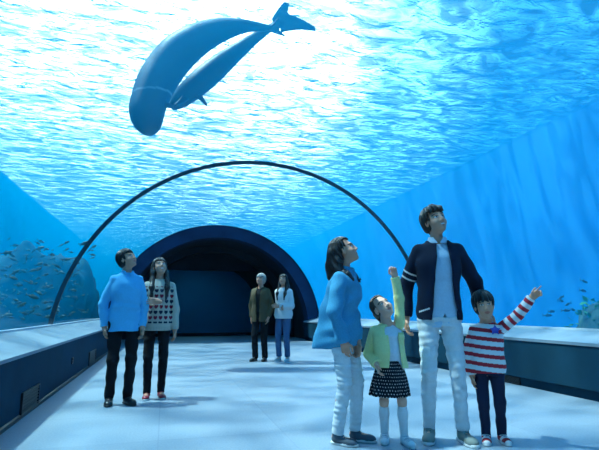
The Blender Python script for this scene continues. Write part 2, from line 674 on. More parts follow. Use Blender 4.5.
def np_mesh(name, v, f, mat, parent=None, paint=None):
    me = bpy.data.meshes.new(name)
    me.vertices.add(len(v))
    me.vertices.foreach_set('co', v.astype(f32).ravel())
    me.loops.add(f.size)
    me.loops.foreach_set('vertex_index', f.astype(np.int32).ravel())
    me.polygons.add(len(f))
    me.polygons.foreach_set('loop_start', np.arange(0, f.size, 4, dtype=np.int32))
    me.polygons.foreach_set('loop_total', np.full(len(f), 4, np.int32))
    me.polygons.foreach_set('use_smooth', np.ones(len(f), bool))
    me.update()
    me.validate()
    if paint is not None:
        ca = me.color_attributes.new('Col', 'FLOAT_COLOR', 'POINT')
        c = np.ones((len(v), 4), f32)
        c[:, :3] = paint(v)
        ca.data.foreach_set('color', c.ravel())
    me.materials.append(mat)
    o = bpy.data.objects.new(name, me)
    COL.objects.link(o)
    if parent:
        o.parent = parent
    return o


def painted(name, rough=0.75, spec=0.3, bump=0.25, bscale=260.0, sheen=0.0):
    """cloth or skin whose dye pattern is stored on the mesh"""
    m, t, out = new_mat(name)
    b = t.nodes.new('ShaderNodeBsdfPrincipled')
    b.inputs['Roughness'].default_value = rough
    b.inputs['Specular IOR Level'].default_value = spec
    at = t.nodes.new('ShaderNodeAttribute')
    at.attribute_name = 'Col'
    t.links.new(at.outputs['Color'], b.inputs['Base Color'])
    if bump:
        co = t.nodes.new('ShaderNodeTexCoord')
        no = N(t, 'ShaderNodeTexNoise')
        no.inputs['Scale'].default_value = bscale
        t.links.new(co.outputs['Object'], no.inputs['Vector'])
        bp = N(t, 'ShaderNodeBump')
        bp.inputs['Strength'].default_value = bump
        bp.inputs['Distance'].default_value = 0.002
        t.links.new(no.outputs['Fac'], bp.inputs['Height'])
        t.links.new(bp.outputs[0], b.inputs['Normal'])
    t.links.new(b.outputs[0], out.inputs[0])
    return m


M['skin'] = painted('skin', 0.5, 0.4, 0.05)
M['cloth'] = painted('printed_cloth', 0.85, 0.2)
M['hair_black'] = pbr('black_hair', (0.012, 0.010, 0.010), 0.38, 0.3, 60, 0.5)
M['hair_brown'] = pbr('dark_brown_hair', (0.035, 0.022, 0.016), 0.40, 0.3, 60, 0.5)
M['hair_grey'] = pbr('grey_hair', (0.42, 0.40, 0.36), 0.5, 0.3, 60, 0.4)


def fabric(name, col, rough=0.85, noise=0.05, scale=70.0):
    return pbr(name, col, rough, noise, scale, 0.2, 0.25, bscale=240.0)


# ------------------------------------------------------------------ people
def rot(yaw, pitch, roll):
    """head turn: yaw to the left, pitch up, roll towards the right shoulder (degrees)"""
    return np.array(Matrix.Rotation(math.radians(yaw), 3, 'Z') @ Matrix.Rotation(math.radians(pitch), 3, 'X') @ Matrix.Rotation(math.radians(roll), 3, 'Y'))


def ik(a, c, l1, l2, hint):
    a, c = np.asarray(a, float), np.asarray(c, float)
    d = c - a
    L = np.linalg.norm(d)
    if L > (l1 + l2) * .995:
        c = a + d / L * (l1 + l2) * .995
        d = c - a
        L = np.linalg.norm(d)
    x = (l1 * l1 - l2 * l2 + L * L) / (2 * L)
    hgt = math.sqrt(max(l1 * l1 - x * x, 0))
    u = d / L
    hn = np.asarray(hint, float)
    hn = nrm(hn - (hn @ u) * u)
    return a + u * x + hn * hgt, c


class Person:
    def __init__(s, label, pos, rz, H, hs=1.0, leg=.52, shw=.185, hipw=.088, bw=1.0, female=False, head=(0, 0, 0),
                 hands=None, hints=None, feet=None, hand_pose=None, h=.005, skin=(.64, .31, .20), group=None, lean=(0, 0), neckfwd=0.0, shrug=None, armk=1.0):
        s.H, s.hs, s.h, s.bw, s.female, s.shw = H, hs, h, bw, female, shw
        s.label, s.pos, s.rz = label, pos, rz
        s.skin = np.array(skin)
        k = H / 1.75
        s.k = k
        s.hipz, s.kneez, s.ankz = leg * H, .283 * H if leg > .5 else .272 * H, .085 * k
        nb = H - .275 * hs
        lx, ly = lean
        s.neck = V(lx, ly, nb)
        s.shz = nb - .088 * k
        jx = shw - .030 * k
        J = s.J = {}
        J['shR'], J['shL'] = V(jx + lx, ly, s.shz), V(-jx + lx, ly, s.shz)
        for q_, z_ in (shrug or {}).items():
            J['sh' + q_] = J['sh' + q_] + V(0, 0, z_)
        J['hipR'], J['hipL'] = V(hipw, 0, s.hipz), V(-hipw, 0, s.hipz)
        feet = feet or {}
        s.toe = {}
        for sd, sg in (('R', 1), ('L', -1)):
            fx, fy, ta = feet.get(sd, (sg * hipw * 1.15, 0.0, -sg * 8))
            J['ank' + sd] = V(fx, fy, s.ankz)
            s.toe[sd] = math.radians(ta)
            J['kn' + sd], J['ank' + sd] = ik(J['hip' + sd], J['ank' + sd], s.hipz - s.kneez + .004, s.kneez - s.ankz + .004, (sg * .1, 1, 0))
            up, fo = .172 * H * armk, .150 * H * armk
            hd = (hands or {}).get(sd, (sg * (shw + .06), .04, s.shz - (up + fo) * .985))
            hint = (hints or {}).get(sd, (sg * .5, -1, 0))
            J['el' + sd], J['wr' + sd] = ik(J['sh' + sd], hd, up, fo, hint)
        s.hand_pose = hand_pose or {}
        s.HR = rot(*head)
        pivot = s.neck + V(0, .012 + neckfwd, .070 * hs)
        s.hc = pivot + s.HR @ V(0, .025 * hs, .085 * hs)

    def hp(s, x, y, z):
        return s.hc + s.HR @ (V(x, y, z) * s.hs)

    def hell(s, c, r):
        return ell(s.hp(*c), np.array(r) * s.hs, s.HR)

    def hrc(s, a, b, ra, rb):
        return rcone(s.hp(*a), s.hp(*b), ra * s.hs, rb * s.hs)

    # torso cross-sections, grown by g
    def torso(s, g=0.0, z0=None, z1=None, flare=0.0, gy=None):
        k, b = s.k, s.bw
        gy = g if gy is None else gy
        kid = s.H < 1.35
        f = s.female
        hz, nz = s.hipz, s.neck[2]
        T = nz - hz
        sw = s.shw
        lx, ly = s.neck[0], s.neck[1]
        st = [(-.10, .150 * k * b, .105 * k * b, 0),
              (0.02, (.172 if f else .165) * k * b, (.118 if f else .112) * k * b, -.008 * k),
              (.18, (.160 if f else .158) * k * b, .110 * k * b, -.004 * k),
              (.38, (.130 if f else .148) * k * b, (.095 if f else .106) * k * b, .006 * k),
              (.62, (.142 if f else .165) * k * b, (.115 if f else .120) * k * b, .010 * k),
              (.76, sw * .88, (.108 if f else .118) * k * b, .004 * k),
              (.86, sw * .78, .094 * k * b, -.002 * k),
              (.93, sw * .56, .076 * k * b, -.006 * k),
              (.975, sw * .37, .064 * k * b, -.008 * k),
              (1.0, .060 * k, .058 * k, -.008 * k)]
        if kid:
            st[3] = (.38, .150 * k * b, .120 * k * b, .014 * k)
            st[4] = (.62, .155 * k * b, .115 * k * b, .008 * k)
        out = []
        for t, rx, ry, cy in st:
            z = hz + t * T
            u = min(max(t, 0), 1)
            out.append((z, lx * u, ly * u + cy, rx + g + flare * (1 - u), ry + gy + flare * (1 - u), 2.3))
        if z0 is not None or z1 is not None:
            zs = [o[0] for o in out]
            z0 = zs[0] if z0 is None else z0
            z1 = zs[-1] if z1 is None else z1
            A = np.array(out)
            zz = sorted(set([z0, z1] + [q for q in zs if z0 < q < z1]))
            out = [(q,) + tuple(np.interp(q, A[:, 0], A[:, j]) for j in range(1, 6)) for q in zz]
        return out

    def hand_ops(s, sd):
        sg = 1 if sd == 'R' else -1
        J = s.J
        k = s.k * (.92 if s.H > 1.35 else 1.05)
        w = J['wr' + sd]
        fore = nrm(w - J['el' + sd])
        hp = s.hand_pose.get(sd, {})
        d = nrm(hp.get('dir', fore * .5 + V(0, .06, -.5) if fore[2] < -.3 else fore))
        pn = np.asarray(hp.get('palm', (-sg, 0.25, 0)), float)      # palm faces this way
        pn = nrm(pn - (pn @ d) * d)
        side = nrm(np.cross(d, pn)) * sg                             # towards the thumb for a hanging hand
        th = hp.get('thumb')
        if th is not None and side @ np.asarray(th, float) < 0:
            side = -side
        curl = hp.get('curl', (.35, .35, .4, .45))
        ops = []
        Rm = np.stack([side, d, pn], 1)
        pc = w + d * .052 * k
        ops.append(('add', rbox(pc, (.040 * k, .050 * k, .015 * k), .013 * k, Rm), .012))
        ops.append(('add', rcone(w - d * .03 * k, w + d * .02 * k, .026 * k, .024 * k), .02))
        lens = (.072, .080, .074, .058)
        for i in range(4):
            off = (.030 - .0195 * i) * k
            base = w + d * (.094 - .004 * abs(i - 1.2)) * k + side * off
            spread = side * (.16 - .105 * i)
            c = curl[i] * 1.5
            l = lens[i] * k
            p = base - d * .02 * k
            r0 = .0088 * k
            dirs = [nrm((d + spread) * math.cos(c * q) + pn * math.sin(c * q)) for q in (.45, 1.15, 1.75)]
            seg = (.45, .32, .25)
            q0 = p
            q1 = base
            ops.append(('add', rcone(q0, q1, r0, r0), .008))
            for m in range(3):
                q2 = q1 + dirs[m] * l * seg[m]
                ops.append(('add', rcone(q1, q2, r0 * (1 - .08 * m), r0 * (.94 - .09 * m)), .002))
                q1 = q2
        tc_ = hp.get('tcurl', .35)
        b0 = w + d * .022 * k + side * .026 * k + pn * .006 * k
        t1 = b0 + nrm(d * .75 + side * .8 + pn * .25) * .042 * k
        t2 = t1 + nrm(d * 1.0 + side * (.35 - tc_) + pn * tc_) * .034 * k
        t3 = t2 + nrm(d * 1.0 + side * (.1 - tc_) + pn * tc_) * .024 * k
        for a, b, r0, r1 in ((b0, t1, .013, .011), (t1, t2, .0105, .0095), (t2, t3, .0095, .0078)):
            ops.append(('add', rcone(a, b, r0 * k, r1 * k), .006))
        return ops

    def head_ops(s):
        o = []
        A = lambda p, k: o.append(('add', p, k * s.hs))
        A(s.hell((0, -.018, .042), (.074, .094, .082)), .01)
        A(s.hell((0, .022, -.012), (.064, .068, .086)), .02)
        A(s.hell((0, .030, -.068), (.046, .050, .042)), .03)
        A(s.hell((0, .068, -.097), (.019, .017, .015)), .025)
        for g in (1, -1):
            A(s.hell((g * .038, .056, -.030), (.025, .026, .028)), .02)
            o.append(('cut', s.hell((g * .031, .100, .010), (.019, .016, .012)), .012 * s.hs))
            A(s.hell((g * .031, .070, .009), (.0145, .0145, .0125)), .003)
            A(s.hell((g * .077, -.008, -.006), (.010, .020, .031)), .012)
            o.append(('cut', s.hell((g * .088, -.002, -.004), (.006, .011, .018)), .006 * s.hs))
        A(s.hrc((-.034, .078, .030), (.034, .078, .030), .011, .011), .02)
        A(s.hrc((0, .083, .018), (0, .103, -.026), .0085, .0115), .014)
        for g in (1, -1):
            A(s.hell((g * .011, .096, -.031), (.0085, .011, .008)), .008)
        A(s.hrc((-.019, .079, -.055), (.019, .079, -.055), .006, .006), .010)
        A(s.hell((0, .085, -.055), (.013, .010, .0055)), .008)
        A(s.hell((0, .082, -.069), (.016, .011, .0065)), .008)
        o.append(('cut', s.hell((0, .096, -.0615), (.020, .014, .0028)), .004 * s.hs))
        return o

    def build_body(s, bare=False):
        J, k, h = s.J, s.k, s.h
        q_ = 1.0 if bare else .80
        o = []
        o.append(('add', loft([(z_, cx_, cy_, rx_ - (0 if t_ > 2 else .022 * k), ry_ - (0 if t_ > 2 else .022 * k), n_) for t_, (z_, cx_, cy_, rx_, ry_, n_) in enumerate(s.torso(-.012 * k))]), .02))
        kid = s.H < 1.35
        for sd in 'RL':
            ra = .92 if s.female else 1.0
            sg = 1 if sd == 'R' else -1
            o.append(('add', rcone(s.neck + V(sg * .04 * k, -.006, -.065 * k), J['sh' + sd], .042 * k, .042 * k), .03))
            o.append(('add', rcone(J['sh' + sd], J['el' + sd], .044 * k * ra, .036 * k * ra), .04))
            o.append(('add', rcone(J['el' + sd], J['wr' + sd], .037 * k * ra, .025 * k * ra), .015))
            o.append(('add', rcone(J['hip' + sd], J['kn' + sd], .074 * k * q_, .049 * k * q_), .03))
            mid = J['kn' + sd] * .65 + J['ank' + sd] * .35 + V(0, -.014 * k, 0)
            o.append(('add', rcone(J['kn' + sd], mid, .047 * k * q_, .049 * k * q_), .03))
            o.append(('add', rcone(mid, J['ank' + sd], .047 * k * q_, .033 * k * q_), .02))
            t = s.toe[sd]
            fd = V(-math.sin(t), math.cos(t), 0)
            a = J['ank' + sd]
            o.append(('add', rcone(a + V(0, 0, -.03 * k) - fd * .02, a + fd * .12 * k + V(0, 0, -.048 * k), .03 * k, .026 * k), .02))
        # neck
        o.append(('add', rcone(s.neck + V(0, -.012, -.05), s.hp(0, -.022, -.05), (.053 if not s.female else .047) * (s.hs if kid else 1) * (.9 if kid else 1), (.050 if not s.female else .045) * s.hs), .03))
        o.extend(s.head_ops())
        for sd in 'RL':
            o.extend(s.hand_ops(sd))
        v, f = carve(o, h)

        def paint(v):
            c = np.tile(s.skin, (len(v), 1))
            q = ((v - s.hc) @ s.HR) / s.hs
            fr = (q[:, 1] > .045) & (np.abs(q[:, 0]) < .07) & (np.abs(q[:, 2]) < .12)
            # lips
            lip = fr & (((q[:, 0] / .023)**2 + ((q[:, 2] + .062) / .0125)**2) < 1) & (q[:, 1] > .07)
            c[lip] = s.skin * np.array([.85, .50, .52])
            if s.__dict__.get('smile'):
                te = fr & (((q[:, 0] / .019)**2 + ((q[:, 2] + .0605) / .0062)**2) < 1) & (q[:, 1] > .06)
                c[te] = (.85, .84, .80)
            # blush on the cheeks
            for g in (1, -1):
                ey = fr & ((((q[:, 0] - g * .031) / .0150)**2 + ((q[:, 2] - .009) / .0068)**2) < 1)
                c[ey] = (.82, .82, .80)
                ir = fr & ((((q[:, 0] - g * .031) / .0066)**2 + ((q[:, 2] - .010) / .0066)**2) < 1)
                c[ir] = (.02, .014, .01)
                lid = fr & (np.abs(q[:, 0] - g * .031) < .017) & (np.abs(q[:, 2] - .0165 + 14 * (q[:, 0] - g * .031)**2) < .0028)
                c[lid] = s.skin * .25
                br = fr & (np.abs(q[:, 0] - g * .033) < .021) & (np.abs(q[:, 2] - .034 + 10 * (q[:, 0] - g * .033)**2) < .0042)
                c[br] = (.03, .022, .018)
            return c
        ob = np_mesh('person', v, f, M['skin'], None, paint)
        ob.location = (s.pos[0], s.pos[1], 0)
        ob.rotation_euler = (0, 0, math.radians(s.rz))
        tag(ob, s.label, 'person')
        s.ob = ob
        return ob

    def part(s, name, ops, mat, h=None, disp=None, paint=None, parent=None):
        v, f = carve(ops, h or s.h, disp)
        return np_mesh(name, v, f, mat, parent or s.ob, paint)

    def sleeve(s, sd, g, upto=1.0, k=.02, r=(.048, .043, .034), cuff=True):
        J, q = s.J, s.k
        e, w = J['el' + sd], J['wr' + sd]
        end = e + (w - e) * upto
        sg = 1 if sd == 'R' else -1
        nk = s.neck + V(sg * .045 * q, -.006 * q, -.062 * q)
        return [('add', rcone(nk, J['sh' + sd] + V(0, 0, .004), .048 * q + g * .5, r[0] * q * .92 + g * .6), .045 * q),
                ('add', rcone(J['sh' + sd], e, r[0] * q + g, r[1] * q + g), .010 * q),
                ('add', rcone(e, end, r[1] * q + g, r[2] * q + g, False, True), k)]

    def trousers_ops(s, g=.012, rk=(.082, .060, .045), top=None, drop=.02, bot=None):
        J, k = s.J, s.k
        T = s.neck[2] - s.hipz
        top = s.hipz + .22 * T if top is None else top
        o = [('add', loft(s.torso(g * .8, z0=s.hipz - .09 * T, z1=top), cap0=False), .02)]
        for sd in 'RL':
            a, b = J['kn' + sd], J['ank' + sd]
            e = b + nrm(b - a) * drop * k
            o.append(('add', rcone(J['hip' + sd] + V(0, -.004, -.02), a, rk[0] * k + g * .6, rk[1] * k + g * .3), .022 * k))
            o.append(('add', rcone(a, e, rk[1] * k + g * .3, rk[2] * k + g * .3, False, True), .015))
        return o

    def shoe(s, sd, mat, sole_mat, kk=1.0, low=False, h=None, accent=None, high=.0):
        """one shoe with its sole as a sub-part"""
        J = s.J
        k = s.k * kk * (1.12 if s.H < 1.35 else 1.0)
        t = s.toe[sd]
        fd = V(-math.sin(t), math.cos(t), 0)
        sdv = V(math.cos(t), math.sin(t), 0)
        a = J['ank' + sd] * V(1, 1, 0)
        Rm = np.stack([sdv, fd, V(0, 0, 1)], 1)
        zs = .024 * k
        up = [('add', ell(a + fd * .005 * k + V(0, 0, .045 * k), (.037 * k, .060 * k, .045 * k), Rm), .02),
              ('add', ell(a + fd * .085 * k + V(0, 0, .030 * k), (.043 * k, .090 * k, .036 * k), Rm), .03),
              ('add', ell(a + fd * .130 * k + V(0, 0, .026 * k), (.043 * k, .062 * k, .034 * k), Rm), .02),
              ('add', rcone(a + V(0, 0, .05 * k), a + V(0, 0, (.088 + high) * k), .040 * k, .041 * k, False, True), .02)]
        # laces ridge
        for i in range(4):
            p = a + fd * (.058 + .020 * i) * k + V(0, 0, (.076 - .0075 * i) * k)
            up.append(('add', rcone(p - sdv * .017 * k, p + sdv * .017 * k, .0045 * k, .0045 * k), .003))
        up.append(('clip', region((0, 0, 0), (0, 0, 0), lambda P: zs - .006 * k - P[:, 2]), 0))
        sh = s.part('shoe', up, mat, h or min(s.h, .005), paint=accent)
        def solef(P, zs=zs):
            q = (P - a) @ Rm
            y = q[:, 1] / k
            wd = np.interp(y, [-.065, -.04, .02, .09, .14, .185, .200], [.012, .036, .036, .046, .044, .026, .004]) * k
            d = np.abs(q[:, 0]) - wd
            d = np.maximum(d, np.maximum(y - .198, -.062 - y) * k)
            return np.maximum(d * .8, np.maximum(q[:, 2] - zs, .001 - q[:, 2]))
        lo, hi = a - .22 * k, a + .22 * k
        lo, hi = V(lo[0], lo[1], 0), V(hi[0], hi[1], zs)
        s.part('sole', [('add', region(lo, hi, solef), 0)], sole_mat, .005, parent=sh)
        return sh

    def hair_cap(s, g=.014, fringe=.052, side=-.03, back=-.075, k=.006, forward=.0, jag=.006):
        """hair over the skull: grown cranium minus the face; returns ops"""
        o = [('add', s.hell((0, -.020, .046), (.074 + g, .094 + g, .082 + g)), .0),
             ('add', s.hell((0, -.045, -.02), (.066 + g * .6, .060 + g * .6, .070)), .03)]

        def face(P):
            q = ((P - s.hc) @ s.HR) / s.hs
            # keep hair behind this curved boundary
            zf = fringe + .25 * np.abs(q[:, 0])**1.3 + jag * (np.sin(q[:, 0] * 190 + 2 * np.sin(q[:, 0] * 70)) - .4 * np.sin(q[:, 0] * 410))
            d1 = np.maximum(q[:, 2] - zf, -(q[:, 1] - .030 - forward))       # negative inside the face window
            d2 = np.maximum(q[:, 2] - side, -(q[:, 1] - .004))
            d3 = q[:, 2] - back
            return np.minimum(np.minimum(d1, d2), d3) * s.hs
        o.append(('cut', region(s.hc - .3, s.hc + .3, face), k))
        return o

    def strands(s, amp=.004, fr=46.0, seed=1):
        w = wrinkle(1.0, seed, 30, 14)

        def fn(P):
            q = (P - s.hc) @ s.HR
            an = np.arctan2(q[:, 0], q[:, 1] + .02)
            return amp * np.sin(an * fr * .5 + w(P) * 2.5) + amp * .5 * np.sin(an * fr + w(P) * 3.0)
        return fn

# ------------------------------------------------------------------ the visitors
M['sole_white'] = pbr('white_rubber', (.70, .72, .72), .5)
M['sole_dark'] = pbr('black_rubber', (.02, .02, .022), .5)


def pl(c):
    """paint of one colour"""
    return lambda v: np.tile(np.array(c, float), (len(v), 1))


def belowz(z):
    return region((0, 0, 0), (0, 0, 0), lambda P: P[:, 2] - z)


def abovez(z):
    return region((0, 0, 0), (0, 0, 0), lambda P: z - P[:, 2])


def neck_cut(p, r=.062, drop=.05, fwd=.03, deep=.0):
    """opening of a neckline"""
    k = p.k
    a = p.neck + V(0, .004 - .0 * k, -.035 * k)
    b = p.neck + V(0, .03 * k, .10 * k)
    o = [('cut', rcone(a, b, r * k, r * k * 1.25), .006)]
    if deep:
        o.append(('cut', rcone(p.neck + V(0, .10 * k, -.02 * k), p.neck + V(0, .13 * k, -deep * k), .035 * k, .006 * k), .006))
    return o


def collar(p, mat, r=.064, hgt=.040, gap=.03, flare=.012, name='collar'):
    """a turned-down shirt collar open at the throat"""
    k = p.k * (1.0 if p.H > 1.35 else .95)
    c = p.neck + V(0, .002, -.012 * k)

    def fn(P):
        q = P - c
        rr = np.hypot(q[:, 0], q[:, 1] * .95)
        zz = (q[:, 2] - .35 * (-q[:, 1]) * .4) / k
        rad = (r + flare * np.clip(1 - zz / hgt, 0, 1.4)) * k
        d = np.abs(rr - rad) - .0045
        d = np.maximum(d, (np.abs(zz - hgt * .45) - hgt * .6) * k)
        front = np.where(q[:, 1] > 0, gap * k * (.35 + .9 * np.clip(zz / hgt, 0, 1)) - np.abs(q[:, 0]), -1)
        return np.maximum(d, front)
    return p.part(name, [('add', region(c - .12, c + .12, fn), 0)], mat, min(p.h, .004))


def shirt(p, name, mat, g, hem, sl=1.0, gs=None, flare=.0, seed=3, amp=.004, paint=None, extra=None, neck=None, h=None, gy=None, r=(.048, .043, .034), upto=None, fz=34):
    gs = g * .55 if gs is None else gs
    ops = [('add', loft(p.torso(g, z0=hem, flare=flare, gy=gy)), .0)]
    ops += extra or []
    for sd in 'RL':
        ops += p.sleeve(sd, gs, (upto or {}).get(sd, sl), r=r)
    ops += neck if neck is not None else neck_cut(p)
    return p.part(name, ops, mat, h, wrinkle(amp, seed, 16, fz), paint)


# ---- man in the pale blue shirt, left couple
p = Person('man in light blue long-sleeved shirt and black trousers looking up beside the low wall', (-.435, 5.63), 195, 1.69, hs=.97,
           leg=.52, shw=.160, bw=.90, head=(40, 26, 4), h=.0055,
           hands=dict(R=(.200, -.02, .818), L=(-.190, .05, .812)), hints=dict(R=(1, -.6, 0), L=(-1, -.6, 0)),
           hand_pose=dict(R=dict(curl=(.5, .55, .6, .65)), L=dict(curl=(.4, .5, .55, .6))),
           feet=dict(R=(.10, -.02, -12), L=(-.075, .05, 14)))
p.build_body()
mat = fabric('light_blue_cotton', (.10, .50, .82))
shirt(p, 'shirt', mat, .020, .775, .97, gs=.010, flare=.012, seed=4, amp=.006, neck=neck_cut(p, .058, deep=.10))
collar(p, mat)
bk = fabric('black_cotton', (.010, .012, .016))
p.part('trousers', p.trousers_ops(.012, (.080, .058, .046), drop=.035), bk, None, wrinkle(.005, 8, 10, 40))
M['leather_black'] = pbr('black_leather', (.014, .014, .016), .35)
for sd in 'RL':
    p.shoe(sd, M['leather_black'], M['sole_dark'])
p.part('hair', p.hair_cap(.016, .050, -.012, -.075), M['hair_black'], .004, p.strands(.004))

# ---- woman in the heart jumper
p = Person('long-haired woman in beige jumper with rows of hearts holding the man\'s arm', (-.08, 5.88), 182, 1.63, hs=.95, bw=.93,
           leg=.52, shw=.160, hipw=.080, female=True, head=(12, 25, 3), h=.0055,
           hands=dict(R=(.01, .34, 1.10), L=(-.205, .02, .765)), hints=dict(R=(-.3, -.2, -1), L=(-1, -.5, 0)),
           hand_pose=dict(R=dict(dir=(1, .02, .12), palm=(.1, -1, 0), curl=(.45, .5, .5, .55)), L=dict(curl=(.35, .4, .5, .5))),
           feet=dict(R=(.075, .02, -6), L=(-.080, .0, 10)))
p.smile = True
p.build_body()


def hearts(v):
    c = np.tile(np.array((.50, .46, .38)), (len(v), 1))
    px, pz = .059, .063
    fr = (np.abs(v[:, 0]) < .172) & (v[:, 2] > .85) & (v[:, 2] < 1.285)
    u = (v[:, 0] / px) % 1 - .5
    wv = (v[:, 2] / pz)
    row = np.floor(wv)
    y = (wv % 1 - .5)
    X, Y = u / .40, (y + .03) / .40
    ht = ((X * X + Y * Y - .62)**3 - 1.0 * X * X * Y**3) < 0
    red = (row % 2 == 0)
    c[fr & ht & red] = (.24, .012, .035)
    c[fr & ht & ~red] = (.020, .022, .050)
    rib = (v[:, 2] < .815)
    c[rib] *= (.90 + .1 * np.sign(np.sin(v[rib, 0] * 400)))[:, None]
    return c


shirt(p, 'jumper', M['cloth'], .024, .765, .98, gs=.014, seed=6, amp=.004, paint=hearts, h=.0045, neck=neck_cut(p, .056))
p.part('trousers', p.trousers_ops(.010, (.074, .054, .042), drop=.02), bk, None, wrinkle(.004, 9, 10, 40))
red = pbr('red_leather', (.30, .02, .035), .4)
for sd in 'RL':
    p.shoe(sd, red, M['sole_white'], .92)


def long_hair(p, g=.016, fringe=.048, locks=(), seed=2, side=-.02, back=-.09, forward=0.0):
    o = p.hair_cap(g, fringe, side, back, forward=forward)
    for pts, r in locks:
        for (a, b), (r0, r1) in zip(zip(pts[:-1], pts[1:]), zip(r[:-1], r[1:])):
            o.append(('add', rcone(a, b, r0, r1), .025))
    return o


n = p.neck
lk = []
for sg in (1, -1):
    lk.append(([p.hp(sg * .072, -.030, .02), p.hp(sg * .080, -.045, -.06), n + V(sg * .080, .030, -.02), n + V(sg * .088, .112, -.10), n + V(sg * .080, .128, -.235)], (.024, .028, .032, .026, .010)))
    lk.append(([p.hp(sg * .045, -.085, .0), n + V(sg * .05, -.085, .0), n + V(sg * .06, -.125, -.16)], (.05, .05, .03)))
p.part('hair', long_hair(p, .015, .052, lk), M['hair_brown'], .0045, p.strands(.0045))

# ---- older visitor with grey hair, far pair
p = Person('grey-haired person in open olive-brown jacket standing far back in the tunnel', (1.885, 9.46), 146, 1.74, hs=.98, bw=.95,
           leg=.515, shw=.165, head=(-6, 14, 0), h=.0075,
           hands=dict(R=(.205, -.04, .86), L=(-.185, .03, .86)), hints=dict(R=(.8, -.8, 0), L=(-.8, -.8, 0)),
           feet=dict(R=(.085, .03, -8), L=(-.10, -.03, 10)))
p.build_body()
ol = fabric('olive_brown_twill', (.115, .088, .050))
dk = fabric('dark_jersey', (.02, .022, .026))
p.part('undershirt', [('add', loft(p.torso(.010, z0=.82)), 0)] + neck_cut(p, .056), dk, .007)


def jacket(p, mat, g, hem, gap, seed, gs=.016, amp=.005, paint=None, h=None, upto=None, gap_top=None, cx=0.0, thick=.012, flare=0.0, r=(.056, .047, .037), deepcut=.058, name='jacket', inner_extra=.0):
    """open-fronted garment: outer body and sleeves, hollowed, split down the front"""
    ops = [('add', loft(p.torso(g, z0=hem, flare=flare)), 0)]
    inn = [('cut', loft([(q[0],) + q[1:3] + (q[3] - thick, q[4] - thick, q[5]) for q in p.torso(g, z0=hem - .05, flare=flare)][:-1] + [], cap0=False), .0)]
    ztop = p.neck[2]
    gt = gap if gap_top is None else gap_top

    def fn(P):
        u = np.clip((P[:, 2] - hem) / (ztop - hem), 0, 1)
        x0 = cx + p.neck[0] * u
        wv = gap + (gt - gap) * u
        return np.maximum(np.abs(P[:, 0] - x0) - wv, .0 - P[:, 1])
    for sd in 'RL':
        ops += p.sleeve(sd, gs, (upto or {}).get(sd, .96), r=r)
    ops.append(('cut', region((-.5, -.01, hem - .1), (.5, .5, ztop + .1), fn), .006))
    ops += neck_cut(p, deepcut)
    # hollow only the front band so the shirt shows inside
    def hollow(P):
        d = inn[0][1].fn(P)
        return np.maximum(d, np.maximum(np.abs(P[:, 0] - cx) - gap - .018, -P[:, 1]))
    ops.append(('cut', region(inn[0][1].lo - .02, inn[0][1].hi + .02, hollow), .0))
    return p.part(name, ops, mat, h, wrinkle(amp, seed, 15, 30), paint)


jacket(p, ol, .034, .775, .030, 11, cx=-.0, gap_top=.05, flare=.01)
p.part('trousers', p.trousers_ops(.014, (.082, .064, .056), drop=.03), bk, None, wrinkle(.004, 12, 10, 40))
for sd in 'RL':
    p.shoe(sd, M['leather_black'], M['sole_dark'], h=.006)
p.part('hair', p.hair_cap(.024, .040, -.035, -.085), M['hair_grey'], .006, p.strands(.004))

# ---- young woman in the white jumper, far pair
p = Person('woman in white jumper and blue jeans with folded arms beside the grey-haired person', (2.335, 9.32), 142, 1.73, hs=.97, bw=.95,
           leg=.52, shw=.160, hipw=.080, female=True, head=(4, 16, 4), h=.007,
           hands=dict(R=(-.045, .165, 1.055), L=(.02, .195, 1.085)), hints=dict(R=(.2, -1, -.4), L=(-.9, -.4, -.6)),
           hand_pose=dict(R=dict(curl=(.4, .4, .5, .5)), L=dict(curl=(.4, .4, .5, .5))),
           feet=dict(R=(.075, .03, -6), L=(-.09, -.02, 12)))
p.build_body()
wk = fabric('white_knit', (.72, .73, .72))
shirt(p, 'jumper', wk, .034, .84, .96, gs=.022, seed=16, amp=.006, neck=neck_cut(p, .056), h=.006)
jn = fabric('blue_denim', (.075, .14, .26))
p.part('jeans', p.trousers_ops(.012, (.080, .062, .052), drop=-.01), jn, None, wrinkle(.004, 19, 10, 40))
gs_ = pbr('grey_canvas', (.45, .47, .48), .7)
for sd in 'RL':
    p.shoe(sd, gs_, M['sole_white'], .92, h=.006)
n = p.neck
lk = []
for sg in (1, -1):
    lk.append(([p.hp(sg * .074, -.020, .02), p.hp(sg * .082, -.03, -.06), n + V(sg * .085, .040, -.03), n + V(sg * .085, .118, -.12), n + V(sg * .075, .140, -.25)], (.024, .030, .034, .030, .012)))
    lk.append(([p.hp(sg * .045, -.085, .0), n + V(sg * .05, -.085, .0), n + V(sg * .06, -.12, -.2)], (.05, .05, .03)))
p.part('hair', long_hair(p, .016, .050, lk), M['hair_brown'], .006, p.strands(.004))

